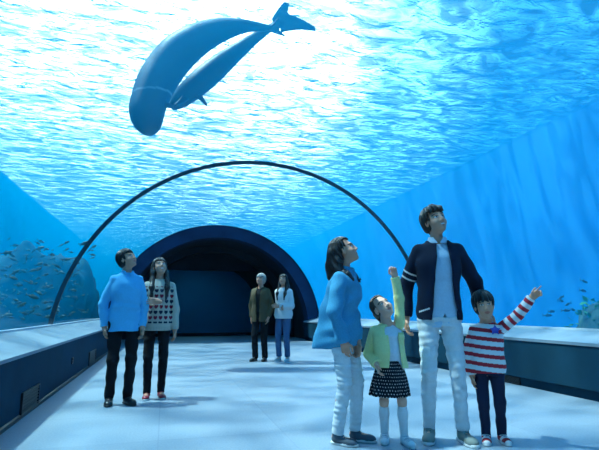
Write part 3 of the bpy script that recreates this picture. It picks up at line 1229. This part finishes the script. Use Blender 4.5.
# ---- woman in the denim shirt, nearest on the left of the family
p = Person('woman in loose blue denim shirt and pale jeans looking up, in profile', (1.385, 3.54), 228, 1.59, hs=.95, bw=.95,
           leg=.525, shw=.160, hipw=.078, female=True, head=(16, 27, 0), h=.0048, lean=(0, .025),
           hands=dict(R=(.150, .06, .765), L=(-.035, .105, .755)), hints=dict(R=(1, -.5, 0), L=(-.5, -1, 0)),
           hand_pose=dict(R=dict(dir=(-.18, .12, -1), palm=(-1, -.1, 0), curl=(.45, .5, .55, .6)), L=dict(dir=(.12, .05, -1), palm=(.9, -.4, 0), curl=(.5, .55, .6, .6))),
           feet=dict(R=(.065, -.04, -4), L=(-.085, .05, 6)))
p.build_body()
dn = fabric('chambray_denim', (.055, .30, .50), noise=.2, scale=160)
wh = fabric('white_denim', (.68, .71, .73))
back = [('add', loft([(.70, .0, -.115, .135, .145, 2.2), (.85, .0, -.095, .130, .135, 2.2), (1.05, .0, -.060, .120, .112, 2.2), (1.22, 0, -.025, .10, .080, 2.2)]), .05)]
shirt(p, 'shirt', dn, .018, .715, .97, gs=.016, flare=.012, seed=21, amp=.011, extra=back, neck=neck_cut(p, .056, deep=.12), fz=24)
collar(p, dn, .062)
p.part('camisole', [('add', loft(p.torso(.004, z0=.9)), 0)] + neck_cut(p, .060, deep=.03), wh, .006)
p.part('jeans', p.trousers_ops(.012, (.078, .058, .045), drop=.0), wh, None, wrinkle(.005, 24, 22, 80))
bs = pbr('slate_blue_suede', (.05, .075, .105), .75)
for sd in 'RL':
    p.shoe(sd, bs, M['sole_white'], .95)
n = p.neck
lk = []
for sg in (1, -1):
    lk.append(([p.hp(sg * .060, -.055, .03), p.hp(sg * .062, -.075, -.05), n + V(sg * .070, -.045, .0), n + V(sg * .085, .045, -.055), n + V(sg * .075, .085, -.085)], (.035, .036, .036, .032, .020)))
    lk.append(([p.hp(sg * .035, -.095, .02), n + V(sg * .045, -.095, .03), n + V(sg * .055, -.10, -.06)], (.05, .055, .035)))
p.part('hair', long_hair(p, .014, .086, lk, side=.030, back=-.02, forward=-.004), M['hair_black'], .0045, p.strands(.005, 40, 5))

# ---- girl with the raised fist
p = Person('little girl in pale yellow cardigan and dotted skirt raising her fist', (1.75, 3.46), 160, 1.13, hs=.86, bw=.97,
           leg=.475, shw=.118, hipw=.058, head=(16, 30, 27), h=.0042, lean=(.015, .0), shrug=dict(L=.055), armk=1.06,
           hands=dict(R=(.118, .085, .585), L=(-.052, .045, 1.30)), hints=dict(R=(.4, -1, 0), L=(-1, -.2, .1)),
           hand_pose=dict(L=dict(dir=(.15, .1, 1), palm=(.5, .8, 0), curl=(1.1, 1.1, 1.15, 1.2), tcurl=.8), R=dict(curl=(.4, .45, .5, .5))),
           feet=dict(R=(.062, -.02, -8), L=(-.078, .06, 22)), skin=(.76, .42, .30))
p.build_body(bare=True)
yc = fabric('pale_yellow_knit', (.70, .76, .36))
wt = fabric('white_jersey', (.66, .72, .80))
p.part('top', [('add', loft(p.torso(.010, z0=.545)), 0)] + neck_cut(p, .058), wt, .004, wrinkle(.003, 30, 18, 30))
jacket(p, yc, .022, .560, .052, 31, gs=.012, amp=.005, cx=-.03, gap_top=.030, thick=.010, flare=.014, r=(.050, .044, .040), name='cardigan', upto=dict(R=.98, L=.98))


def dots(v):
    c = np.tile(np.array((.010, .011, .016)), (len(v), 1))
    an = np.arctan2(v[:, 1], v[:, 0]) * .150
    ps = .024
    zz = v[:, 2] / ps
    row = np.floor(zz)
    u = (an / ps + .5 * (row % 2)) % 1 - .5
    c[(u * u + (zz % 1 - .5)**2) < .030] = (.62, .64, .66)
    return c


p.part('skirt', [('add', loft([(.345, .018, .0, .158, .138), (.45, .012, .0, .140, .118), (.57, .008, .002, .108, .088), (.612, .008, .004, .100, .084)], pleat=(.055, 11, .4)), 0)], M['cloth'], .0038, None, dots)
ws = fabric('white_sock', (.72, .76, .78))
for sd in 'RL':
    a, b = p.J['kn' + sd], p.J['ank' + sd]
    u = nrm(b - a)
    m = a * .62 + b * .38 + V(0, -.009, 0)
    p.part('sock', [('add', rcone(a + u * .035, m, .036, .0385, True), 0), ('add', rcone(m, b + u * .02, .0385, .028), .02)], ws, .004)
g0 = [p.J['ankR'], p.J['ankL']]


def girl_shoe(v):
    c = np.tile(np.array((.66, .69, .72)), (len(v), 1))
    dd = np.min([np.hypot(v[:, 0] - q[0], v[:, 1] - q[1]) for q in g0], 0)
    c[(dd > .045) & (dd < .095) & (v[:, 2] > .038) & ((dd * 90 % 1) < .4)] = (.16, .20, .28)
    c[(dd < .04) & (v[:, 2] > .062)] = (.30, .34, .42)
    return c


for sd in 'RL':
    p.shoe(sd, M['cloth'], M['sole_white'], .98, h=.0042, accent=girl_shoe)
hd = p.hair_cap(.010, .100, .028, -.045, forward=-.006, jag=.002)
hd += [('add', p.hell((.0, -.125, .03), (.035, .04, .04)), .02), ('add', rcone(p.hp(0, -.14, .01), p.hp(.0, -.165, -.075), .030, .012), .02)]
M['hair_chestnut'] = pbr('chestnut_hair', (.075, .040, .024), .42, .3, 60, .5)
p.part('hair', hd, M['hair_chestnut'], .004, p.strands(.003))

# ---- tall man in the navy jacket
p = Person('tall man in open navy jacket and white jeans between girl and boy', (2.17, 3.39), 155, 1.86, hs=1.02, bw=.89,
           leg=.505, shw=.178, hipw=.086, head=(24, 17, 9), h=.0048, lean=(-.018, .0),
           hands=dict(R=(.262, -.05, .935), L=(-.375, -.19, .975)), hints=dict(R=(.7, -1, 0), L=(-.9, -.6, .2)),
           hand_pose=dict(R=dict(curl=(.5, .55, .6, .6)), L=dict(dir=(-.6, .0, -.75), palm=(.3, .9, -.1), curl=(.3, .3, .35, .4))),
           feet=dict(R=(.122, -.01, -10), L=(-.128, .02, 16)))
p.smile = True
p.build_body()
lb = fabric('pale_blue_oxford', (.46, .62, .76))
p.part('shirt', [('add', loft(p.torso(.004, z0=.868, flare=.002)), 0), ('cut', region((-.2, 0, .86), (.2, .3, 1.0), lambda P: np.maximum(np.abs(P[:, 0] + .03) - (.985 - P[:, 2]) * .30, -P[:, 1])), .004)]
       + neck_cut(p, .056, deep=.05), lb, .0045, wrinkle(.004, 41, 14, 34))
collar(p, lb, .064, gap=.030)
nv = fabric('navy_wool', (.012, .020, .045))


def jk_paint(v):
    c = np.tile(np.array((.010, .017, .038)), (len(v), 1))
    # white stripes round the right upper sleeve and a slanted white pocket edge
    a, b = p.J['shR'], p.J['elR']
    t = ((v - a) @ (b - a)) / ((b - a) @ (b - a))
    ax_ = a + t[:, None] * (b - a)
    arm = (np.linalg.norm(v - ax_, axis=1) < .078) & (v[:, 0] > .150)
    for t0 in (.60, .76):
        c[arm & (np.abs(t - t0) < .022)] = (.70, .72, .74)
    pk = (v[:, 1] > .03) & (np.abs(v[:, 2] - (1.005 + .35 * (.12 - v[:, 0]))) < .006) & (v[:, 0] > .085) & (v[:, 0] < .165)
    c[pk] = (.70, .72, .74)
    return c


jacket(p, M['cloth'], .029, .925, .098, 42, gs=.012, amp=.005, gap_top=.040, cx=-.028, thick=.017, paint=jk_paint, r=(.056, .048, .039), deepcut=.068)
p.part('jeans', p.trousers_ops(.012, (.078, .053, .043), top=.945, drop=.005), wh, None, wrinkle(.006, 44, 22, 85))
gt = pbr('grey_green_suede', (.16, .20, .19), .8)
for sd in 'RL':
    p.shoe(sd, gt, M['sole_white'], 1.0, high=.015)
hd = p.hair_cap(.021, .066, .008, -.062, forward=.004, jag=.008)
hd += [('add', p.hrc((-.045, .070, .085), (.050, .062, .078), .022, .018), .02), ('add', p.hrc((.0, .03, .118), (.03, .06, .10), .025, .02), .03)]
M['hair_man'] = pbr('brown_hair', (.045, .026, .016), .42, .3, 60, .5)
p.part('hair', hd, M['hair_man'], .0042, p.strands(.0055, 34, 8))

# ---- boy pointing
p = Person('little boy in red and white striped shirt pointing up to the right', (2.50, 3.25), 148, 1.145, hs=.90, bw=.98,
           leg=.465, shw=.112, hipw=.056, head=(4, 2, 8), h=.0042, lean=(-.008, .0), skin=(.66, .33, .21),
           hands=dict(R=(.128, .02, .492), L=(-.345, .095, 1.100)), hints=dict(R=(1, -.5, 0), L=(0, -.3, -1)),
           hand_pose=dict(L=dict(dir=(-.72, .12, .56), palm=(.15, .75, -.5), thumb=(0, 0, 1), curl=(.02, 1.0, 1.1, 1.15), tcurl=.0), R=dict(curl=(.4, .45, .5, .5))),
           feet=dict(R=(.052, .02, -4), L=(-.066, -.02, 14)))
p.build_body()


def stripes(v):
    c = np.tile(np.array((.74, .76, .76)), (len(v), 1))
    s = (.86 + .10 * v[:, 0] - v[:, 2])
    a, e, w = p.J['shL'], p.J['elL'], p.J['wrL']
    L1, L2 = np.linalg.norm(e - a), np.linalg.norm(w - e)
    u1, u2 = (e - a) / L1, (w - e) / L2
    t1, t2 = (v - a) @ u1, (v - e) @ u2
    arm = (v[:, 0] < a[0] - .012) & (t1 > .015)
    s = np.where(arm, np.where(t2 > 0, L1 + t2, t1) + .012, s)
    c[((s / .066) % 1) < .46] = (.46, .030, .045)
    return c


shirt(p, 'striped_shirt', M['cloth'], .022, .515, .98, gs=.012, flare=.008, seed=51, amp=.004, paint=stripes, h=.0038, neck=neck_cut(p, .060), r=(.050, .044, .036))
nd = fabric('dark_indigo_denim', (.016, .024, .055))
p.part('trousers', p.trousers_ops(.012, (.074, .058, .052), drop=.018), nd, None, wrinkle(.005, 52, 12, 42))
a0 = [p.J['ankR'], p.J['ankL']]


def trainer(v):
    c = np.tile(np.array((.66, .66, .66)), (len(v), 1))
    dd = np.min([np.hypot(v[:, 0] - q[0], v[:, 1] - q[1]) for q in a0], 0)
    c[(dd > .085) & (dd < .125) & (v[:, 2] > .022)] = (.36, .024, .03)
    c[(v[:, 2] < .050) & (dd < .050)] = (.36, .024, .03)
    c[(v[:, 2] > .052) & (dd > .04) & (dd < .085) & ((dd * 75 % 1) < .5)] = (.10, .03, .035)
    return c


for sd in 'RL':
    p.shoe(sd, M['cloth'], M['sole_white'], 1.0, h=.004, accent=trainer)
p.part('hair', p.hair_cap(.020, .030, -.035, -.085, forward=.0), M['hair_black'], .004, p.strands(.004, 40, 9))
boy = p

# small blue star-shaped badge pinned to the boy's chest
v, f = [], []
for i in range(10):
    r_ = .040 if i % 2 == 0 else .022
    an = math.pi / 2 + i * math.pi / 5
    v.append((r_ * math.cos(an), r_ * math.sin(an)))
c0 = (-.058, .128, .850)
vv = [(c0[0] + a, c0[1] + .008, c0[2] + b) for a, b in v] + [(c0[0] + a, c0[1] - .014, c0[2] + b) for a, b in v] + [(c0[0], c0[1] + .014, c0[2])]
ff = [(i, (i + 1) % 10, 20) for i in range(10)] + [(i, 10 + i, 10 + (i + 1) % 10, (i + 1) % 10) for i in range(10)] + [tuple(range(10, 20))]
mesh_obj('star_badge', vv, ff, pbr('blue_felt', (.05, .07, .42), .8), boy.ob)

# ------------------------------------------------------------------ whales
def whale_mat():
    m, t, out = new_mat('whale_skin')
    b = t.nodes.new('ShaderNodeBsdfPrincipled')
    b.inputs['Roughness'].default_value = .5
    at = t.nodes.new('ShaderNodeAttribute')
    at.attribute_name = 'Col'
    t.links.new(at.outputs['Color'], b.inputs['Base Color'])
    t.links.new(b.outputs[0], out.inputs[0])
    return m


M['whale'] = whale_mat()


def spine(pts, n=6):
    """dense catmull-rom through (x,y,z,r)"""
    P = np.array(pts, float)
    P = np.vstack([2 * P[0] - P[1], P, 2 * P[-1] - P[-2]])
    out = []
    for i in range(1, len(P) - 2):
        for j in range(n):
            t = j / n
            a, b, c, d = P[i - 1], P[i], P[i + 1], P[i + 2]
            out.append(.5 * (2 * b + (c - a) * t + (2 * a - 5 * b + 4 * c - d) * t * t + (3 * b - a - 3 * c + d) * t**3))
    out.append(P[-2])
    return np.array(out)


def flat_lobe(a, b, nv, r0, r1, th):
    """swept flat fin from a to b lying across nv"""
    a, b = np.asarray(a, float), np.asarray(b, float)
    u = nrm(b - a)
    nv = nrm(nv - (np.asarray(nv) @ u) * u)
    w = np.cross(nv, u)
    L = np.linalg.norm(b - a)
    Rm = np.stack([u, w, nv], 1)

    def fn(P):
        q = (P - a) @ Rm
        t = np.clip(q[:, 0] / L, 0, 1)
        half = r0 + (r1 - r0) * t
        sweep = .22 * L * t * t
        dx = np.maximum(np.maximum(-q[:, 0], q[:, 0] - L), -1)
        dy = np.abs(q[:, 1] + sweep) - half
        dz = np.abs(q[:, 2]) - th * (1 - .6 * t)
        o = np.stack([dx, dy, dz], 1)
        return np.linalg.norm(np.maximum(o, 0), axis=1) + np.minimum(o.max(1), 0)
    e = r0 + .25 * L
    return Prim(np.minimum(a, b) - e, np.maximum(a, b) + e, fn)


def whale(name, label, pts, h, flukes=(), fins=(), dorsal=None, stripe=None):
    sp = spine(pts)
    c0 = sp[0, :3].copy()
    ops = []
    for a, b in zip(sp[:-1], sp[1:]):
        ops.append(('add', rcone(a[:3] - c0, b[:3] - c0, a[3], b[3]), .03))
    for a, b, nv, r0, r1 in flukes:
        ops.append(('add', flat_lobe(V(*a) - c0, V(*b) - c0, V(*nv), r0, r1, .035), .06))
    v, f = carve(ops, h)

    def paint(v):
        c = np.tile(np.array((.13, .17, .195)), (len(v), 1))
        if stripe is not None:
            d = np.abs((v - (V(*stripe[0]) - c0)) @ nrm(stripe[1]))
            c[d < .022] = (.34, .40, .42)
        return c
    ob = np_mesh(name, v, f, M['whale'], None, paint)
    ob.location = c0
    for a, b, nv, r0, r1 in fins:
        v, f = carve([('add', flat_lobe(V(*a) - c0, V(*b) - c0, V(*nv), r0, r1, .03), 0)], .014)
        np_mesh('flipper', v, f, M['whale'], ob, pl((.13, .17, .195)))
    if dorsal:
        a, b, nv, r0, r1 = dorsal
        v, f = carve([('add', flat_lobe(V(*a) - c0, V(*b) - c0, V(*nv), r0, r1, .03), 0)], .014)
        np_mesh('dorsal_fin', v, f, M['whale'], ob, pl((.13, .17, .195)))
    tag(ob, label, 'whale')
    return ob


whale('whale', 'large blunt-headed dark whale arching head-down beneath the water surface',
      [(-.49, 8.89, 4.55, .22), (-.53, 8.91, 4.72, .30), (-.52, 8.93, 4.98, .335), (-.35, 8.96, 5.57, .37), (.03, 8.93, 6.20, .36), (.61, 8.88, 6.68, .27), (1.23, 8.87, 6.95, .15), (1.75, 8.95, 7.08, .07), (2.02, 9.02, 7.14, .05)], .022,
      flukes=[((2.0, 9.0, 7.12), (2.10, 8.72, 7.20), (0, -.4, 1), .12, .03), ((2.0, 9.05, 7.12), (2.25, 9.35, 7.22), (0, -.4, 1), .12, .03)],
      fins=[((-.30, 8.80, 5.0), (-.02, 8.85, 4.88), (0, .8, .5), .09, .02), ((-.70, 9.1, 5.1), (-.82, 9.55, 5.0), (0, .3, 1), .10, .03)],
      stripe=((-.50, 8.6, 5.17), (.12, 0, -1)))
whale('whale', 'smaller slender whale swimming just behind the large whale, broad tail flukes raised at right',
      [(-.06, 9.96, 5.46, .07), (.04, 9.92, 5.57, .16), (.22, 9.83, 5.74, .225), (.66, 9.71, 6.18, .26), (1.20, 9.56, 6.70, .19), (1.72, 9.43, 7.16, .11), (2.23, 9.31, 7.56, .06)], .022,
      flukes=[((2.20, 9.32, 7.53), (2.24, 9.15, 7.96), (.25, -1, -.1), .20, .07), ((2.20, 9.32, 7.53), (3.05, 9.30, 7.72), (.1, -1, -.4), .23, .05)],
      fins=[((.20, 9.70, 5.60), (.06, 9.56, 5.26), (.4, -1, .2), .09, .03), ((.42, 9.72, 5.72), (.70, 9.85, 5.56), (0, -1, .5), .10, .03)])

# ------------------------------------------------------------------ fish and reef
M['fish'] = pbr('fish_scales', (.06, .17, .16), .35, .4, 8.0, .6, metal=.2)
M['fish_dark'] = pbr('dark_fish_scales', (.03, .10, .12), .5)


def fish_mesh(name, L, hgt, wid, mat):
    """spindle body with tail and back fin, nose along +X"""
    nseg, nr = 9, 8
    xs = [-.36, -.28, -.15, 0, .15, .28, .38, .45, .5]
    prof = [.16, .26, .62, .92, 1, .9, .62, .32, .04]
    bm = bmesh.new()
    rings = []
    for x, q in zip(xs, prof):
        rings.append([bm.verts.new((x * L, wid * q * math.cos(2 * math.pi * i / nr), hgt * q * math.sin(2 * math.pi * i / nr))) for i in range(nr)])
    for a, b in zip(rings[:-1], rings[1:]):
        for i in range(nr):
            bm.faces.new((a[i], a[(i + 1) % nr], b[(i + 1) % nr], b[i]))
    bm.faces.new(rings[0][::-1])
    bm.faces.new(rings[-1])

    def fin(pts, t=.006):
        A = [bm.verts.new((x * L, t * L, z * L)) for x, z in pts]
        B = [bm.verts.new((x * L, -t * L, z * L)) for x, z in pts]
        k = len(pts)
        bm.faces.new(A)
        bm.faces.new(B[::-1])
        for i in range(k):
            bm.faces.new((A[i], B[i], B[(i + 1) % k], A[(i + 1) % k]))
    z = hgt / L
    fin([(-.33, 0), (-.5, .15), (-.44, 0), (-.5, -.15)])
    fin([(.12, z * .9), (-.02, z * 1.5), (-.12, z * .8)])
    fin([(.0, -z * .9), (-.08, -z * 1.35), (-.14, -z * .7)])
    bmesh.ops.recalc_face_normals(bm, faces=bm.faces)
    o = bm_obj(name, bm, mat, None, True)
    return o


rnd = random.Random(11)
proto = fish_mesh('small_fish', .21, .030, .014, M['fish'])
cnt = 0
placed = []
while cnt < 240:
    y = rnd.uniform(7.5, 15.5)
    x = y * rnd.uniform(-.34, -.145)
    z = .85 + (rnd.random()**1.6) * .15 * y
    if math.hypot(x - CX, z - CZ) < R + .3 or x < -8:
        continue
    if any((x - a)**2 + (y - b)**2 + (z - c)**2 < .05 for a, b, c in placed):
        continue
    placed.append((x, y, z))
    o = proto if cnt == 0 else proto.copy()
    if cnt:
        COL.objects.link(o)
    o.location = (x, y, z)
    s_ = rnd.uniform(.5, 1.0)
    o.scale = (s_, s_, s_)
    o.rotation_euler = (rnd.uniform(-.2, .2), rnd.uniform(-.7, .5), rnd.gauss(.5, .7))
    tag(o, 'small silvery-green fish in the dense shoal beyond the left ledge', 'fish', 'shoal of small fish on the left')
    cnt += 1

proto = fish_mesh('slender_fish', .30, .028, .018, M['fish_dark'])
for i, (x, y, z, rz_, ry_) in enumerate([(8.3, 8.5, .98, .3, 0), (8.0, 7.9, 1.20, .5, .1), (8.7, 8.6, 1.28, .2, -.4), (8.5, 8.3, 1.00, .1, 0), (9.0, 8.7, 1.15, 3.4, .3),
                                         (8.9, 8.5, 1.02, .4, .1), (8.6, 7.9, 1.42, .3, .1), (9.2, 8.4, 1.66, .2, .2), (7.8, 8.1, .90, .1, 0)]):
    o = proto if i == 0 else proto.copy()
    if i:
        COL.objects.link(o)
    o.location = (x, y, z)
    o.rotation_euler = (0, ry_, rz_)
    tag(o, 'small slender dark fish drifting beside the green reef rock at far right', 'fish', 'dark fish by the reef rock')

# dark reef bank along the left side of the tank
ops = []
rb_ = random.Random(5)
for i in range(26):
    x = -3.6 - i * .42 + rb_.uniform(-.3, .3)
    y = 19.5 - i * .12 + rb_.uniform(-1, 1.2)
    ops.append(('add', ell((x, y, -1.0), (rb_.uniform(.6, 1.3), rb_.uniform(.8, 1.4), rb_.uniform(2.9, 4.6))), .5))
ops.append(('clip', abovez(-2.5), 0))
v, f = carve(ops, .16, wrinkle(.45, 78, 2.2, 2.2))
tag(np_mesh('reef_bank', v, f, pbr('reef_bank', (.008, .045, .045), .9, .6, 1.2, bump=.6)), 'long dark rocky reef bank behind the shoal of small fish', 'reef')

# rock with weed at the far right
ops = [('add', ell((0, 0, 1.2), (1.1, .9, 1.6)), .2), ('add', ell((.3, .1, 2.4), (.75, .7, 1.25)), .3), ('add', ell((-.5, -.2, 2.3), (.45, .45, .6)), .3), ('add', ell((-.15, -.3, 3.0), (.40, .4, .6)), .25), ('clip', abovez(.0), 0)]
v, f = carve(ops, .06, wrinkle(.12, 77, 5, 5))
rk = np_mesh('reef_rock', v, f, pbr('reef_rock', (.05, .10, .07), .9, .5, 4.0, bump=.6))
rk.location = (10.25, 9.1, -2.5)
tag(rk, 'weedy green reef rock in the water beyond the right ledge', 'rock')
bm = bmesh.new()
for i in range(230):
    an, zz = rnd.uniform(0, 6.28), rnd.uniform(2.1, 3.75)
    rr = .62 * (1 - max(0, zz - 2.9) * .75) + rnd.uniform(-.12, .22)
    c = Vector((.05 + rr * math.cos(an), -.1 + rr * math.sin(an), zz))
    L, wd = rnd.uniform(.10, .22), rnd.uniform(.03, .06)
    d = Vector((math.cos(an) + rnd.uniform(-.6, .6), math.sin(an) + rnd.uniform(-.6, .6), rnd.uniform(-.2, 1.1))).normalized()
    sd_ = d.cross(Vector((rnd.uniform(-1, 1), rnd.uniform(-1, 1), 1))).normalized() * wd
    up_ = d.cross(sd_).normalized() * .012
    q = [c, c + d * L * .5 + sd_, c + d * L, c + d * L * .5 - sd_, c + d * L * .5 + up_]
    vs = [bm.verts.new(k_) for k_ in q]
    for a_, b_ in ((0, 1), (1, 2), (2, 3), (3, 0)):
        bm.faces.new((vs[a_], vs[b_], vs[4]))
    bm.faces.new((vs[3], vs[2], vs[1], vs[0]))
wd_ = bm_obj('seaweed', bm, pbr('seaweed', (.07, .34, .04), .6, .5, 6.0), rk)
wd_['kind'] = 'stuff'

# ------------------------------------------------------------------ fittings on the low walls
def grille(label, x, y, z, wdt, hgt, face, mat_f=M['frame'], group=None):
    g = empty('vent_grille', (x, y, z))
    s = face
    bm = bmesh.new()
    box_bm(bm, (s * .004, 0, hgt / 2), (.008, wdt - .02, hgt - .02))
    bm_obj('backing', bm, M['rubber'], g)
    bm = bmesh.new()
    for dy in (-wdt / 2 + .008, wdt / 2 - .008):
        box_bm(bm, (s * .010, dy, hgt / 2), (.020, .016, hgt))
    for dz in (.008, hgt - .008):
        box_bm(bm, (s * .010, 0, dz), (.020, wdt - .032, .016))
    bm_obj('frame', bm, M['grille'], g)
    nsl = max(3, int(hgt / .035))
    for i in range(nsl):
        bm = bmesh.new()
        box_bm(bm, (s * .012, 0, .02 + (hgt - .04) * (i + .5) / nsl), (.008, wdt - .032, .010))
        bm_obj('slat', bm, M['grille'], g)
    tag(g, label, 'vent', group)
    return g


grille('dark slatted vent low on the left wall, nearest the camera', XL, 5.40, .015, .62, .22, 1)
grille('dark slatted vent low on the left wall, farther off beside the blue-shirted man', XL, 9.55, .03, .80, .24, 1)
grille('dark slatted vent low on the right wall behind the boy', XR + .05, 5.72, .004, .55, .094, -1)
so = empty('wall_socket', (XL, 7.57, .24))
bm = bmesh.new(); box_bm(bm, (.006, 0, .045), (.012, .10, .09)); bm_obj('plate', bm, M['grille'], so)
for dz in (.028, .062):
    bm = bmesh.new(); box_bm(bm, (.014, 0, dz), (.006, .045, .020)); bm_obj('outlet', bm, M['rubber'], so)
tag(so, 'small dark socket plate halfway along the left wall', 'socket')
# panel seams and skirting
for i, y in enumerate((2.2, 4.6, 7.0, 9.4, 11.8)):
    pass
structure(prism_y('baseboard_left', [(XL, 0), (XL + .018, 0), (XL + .018, .035), (XL, .045)], YB, YP, M['grille']))
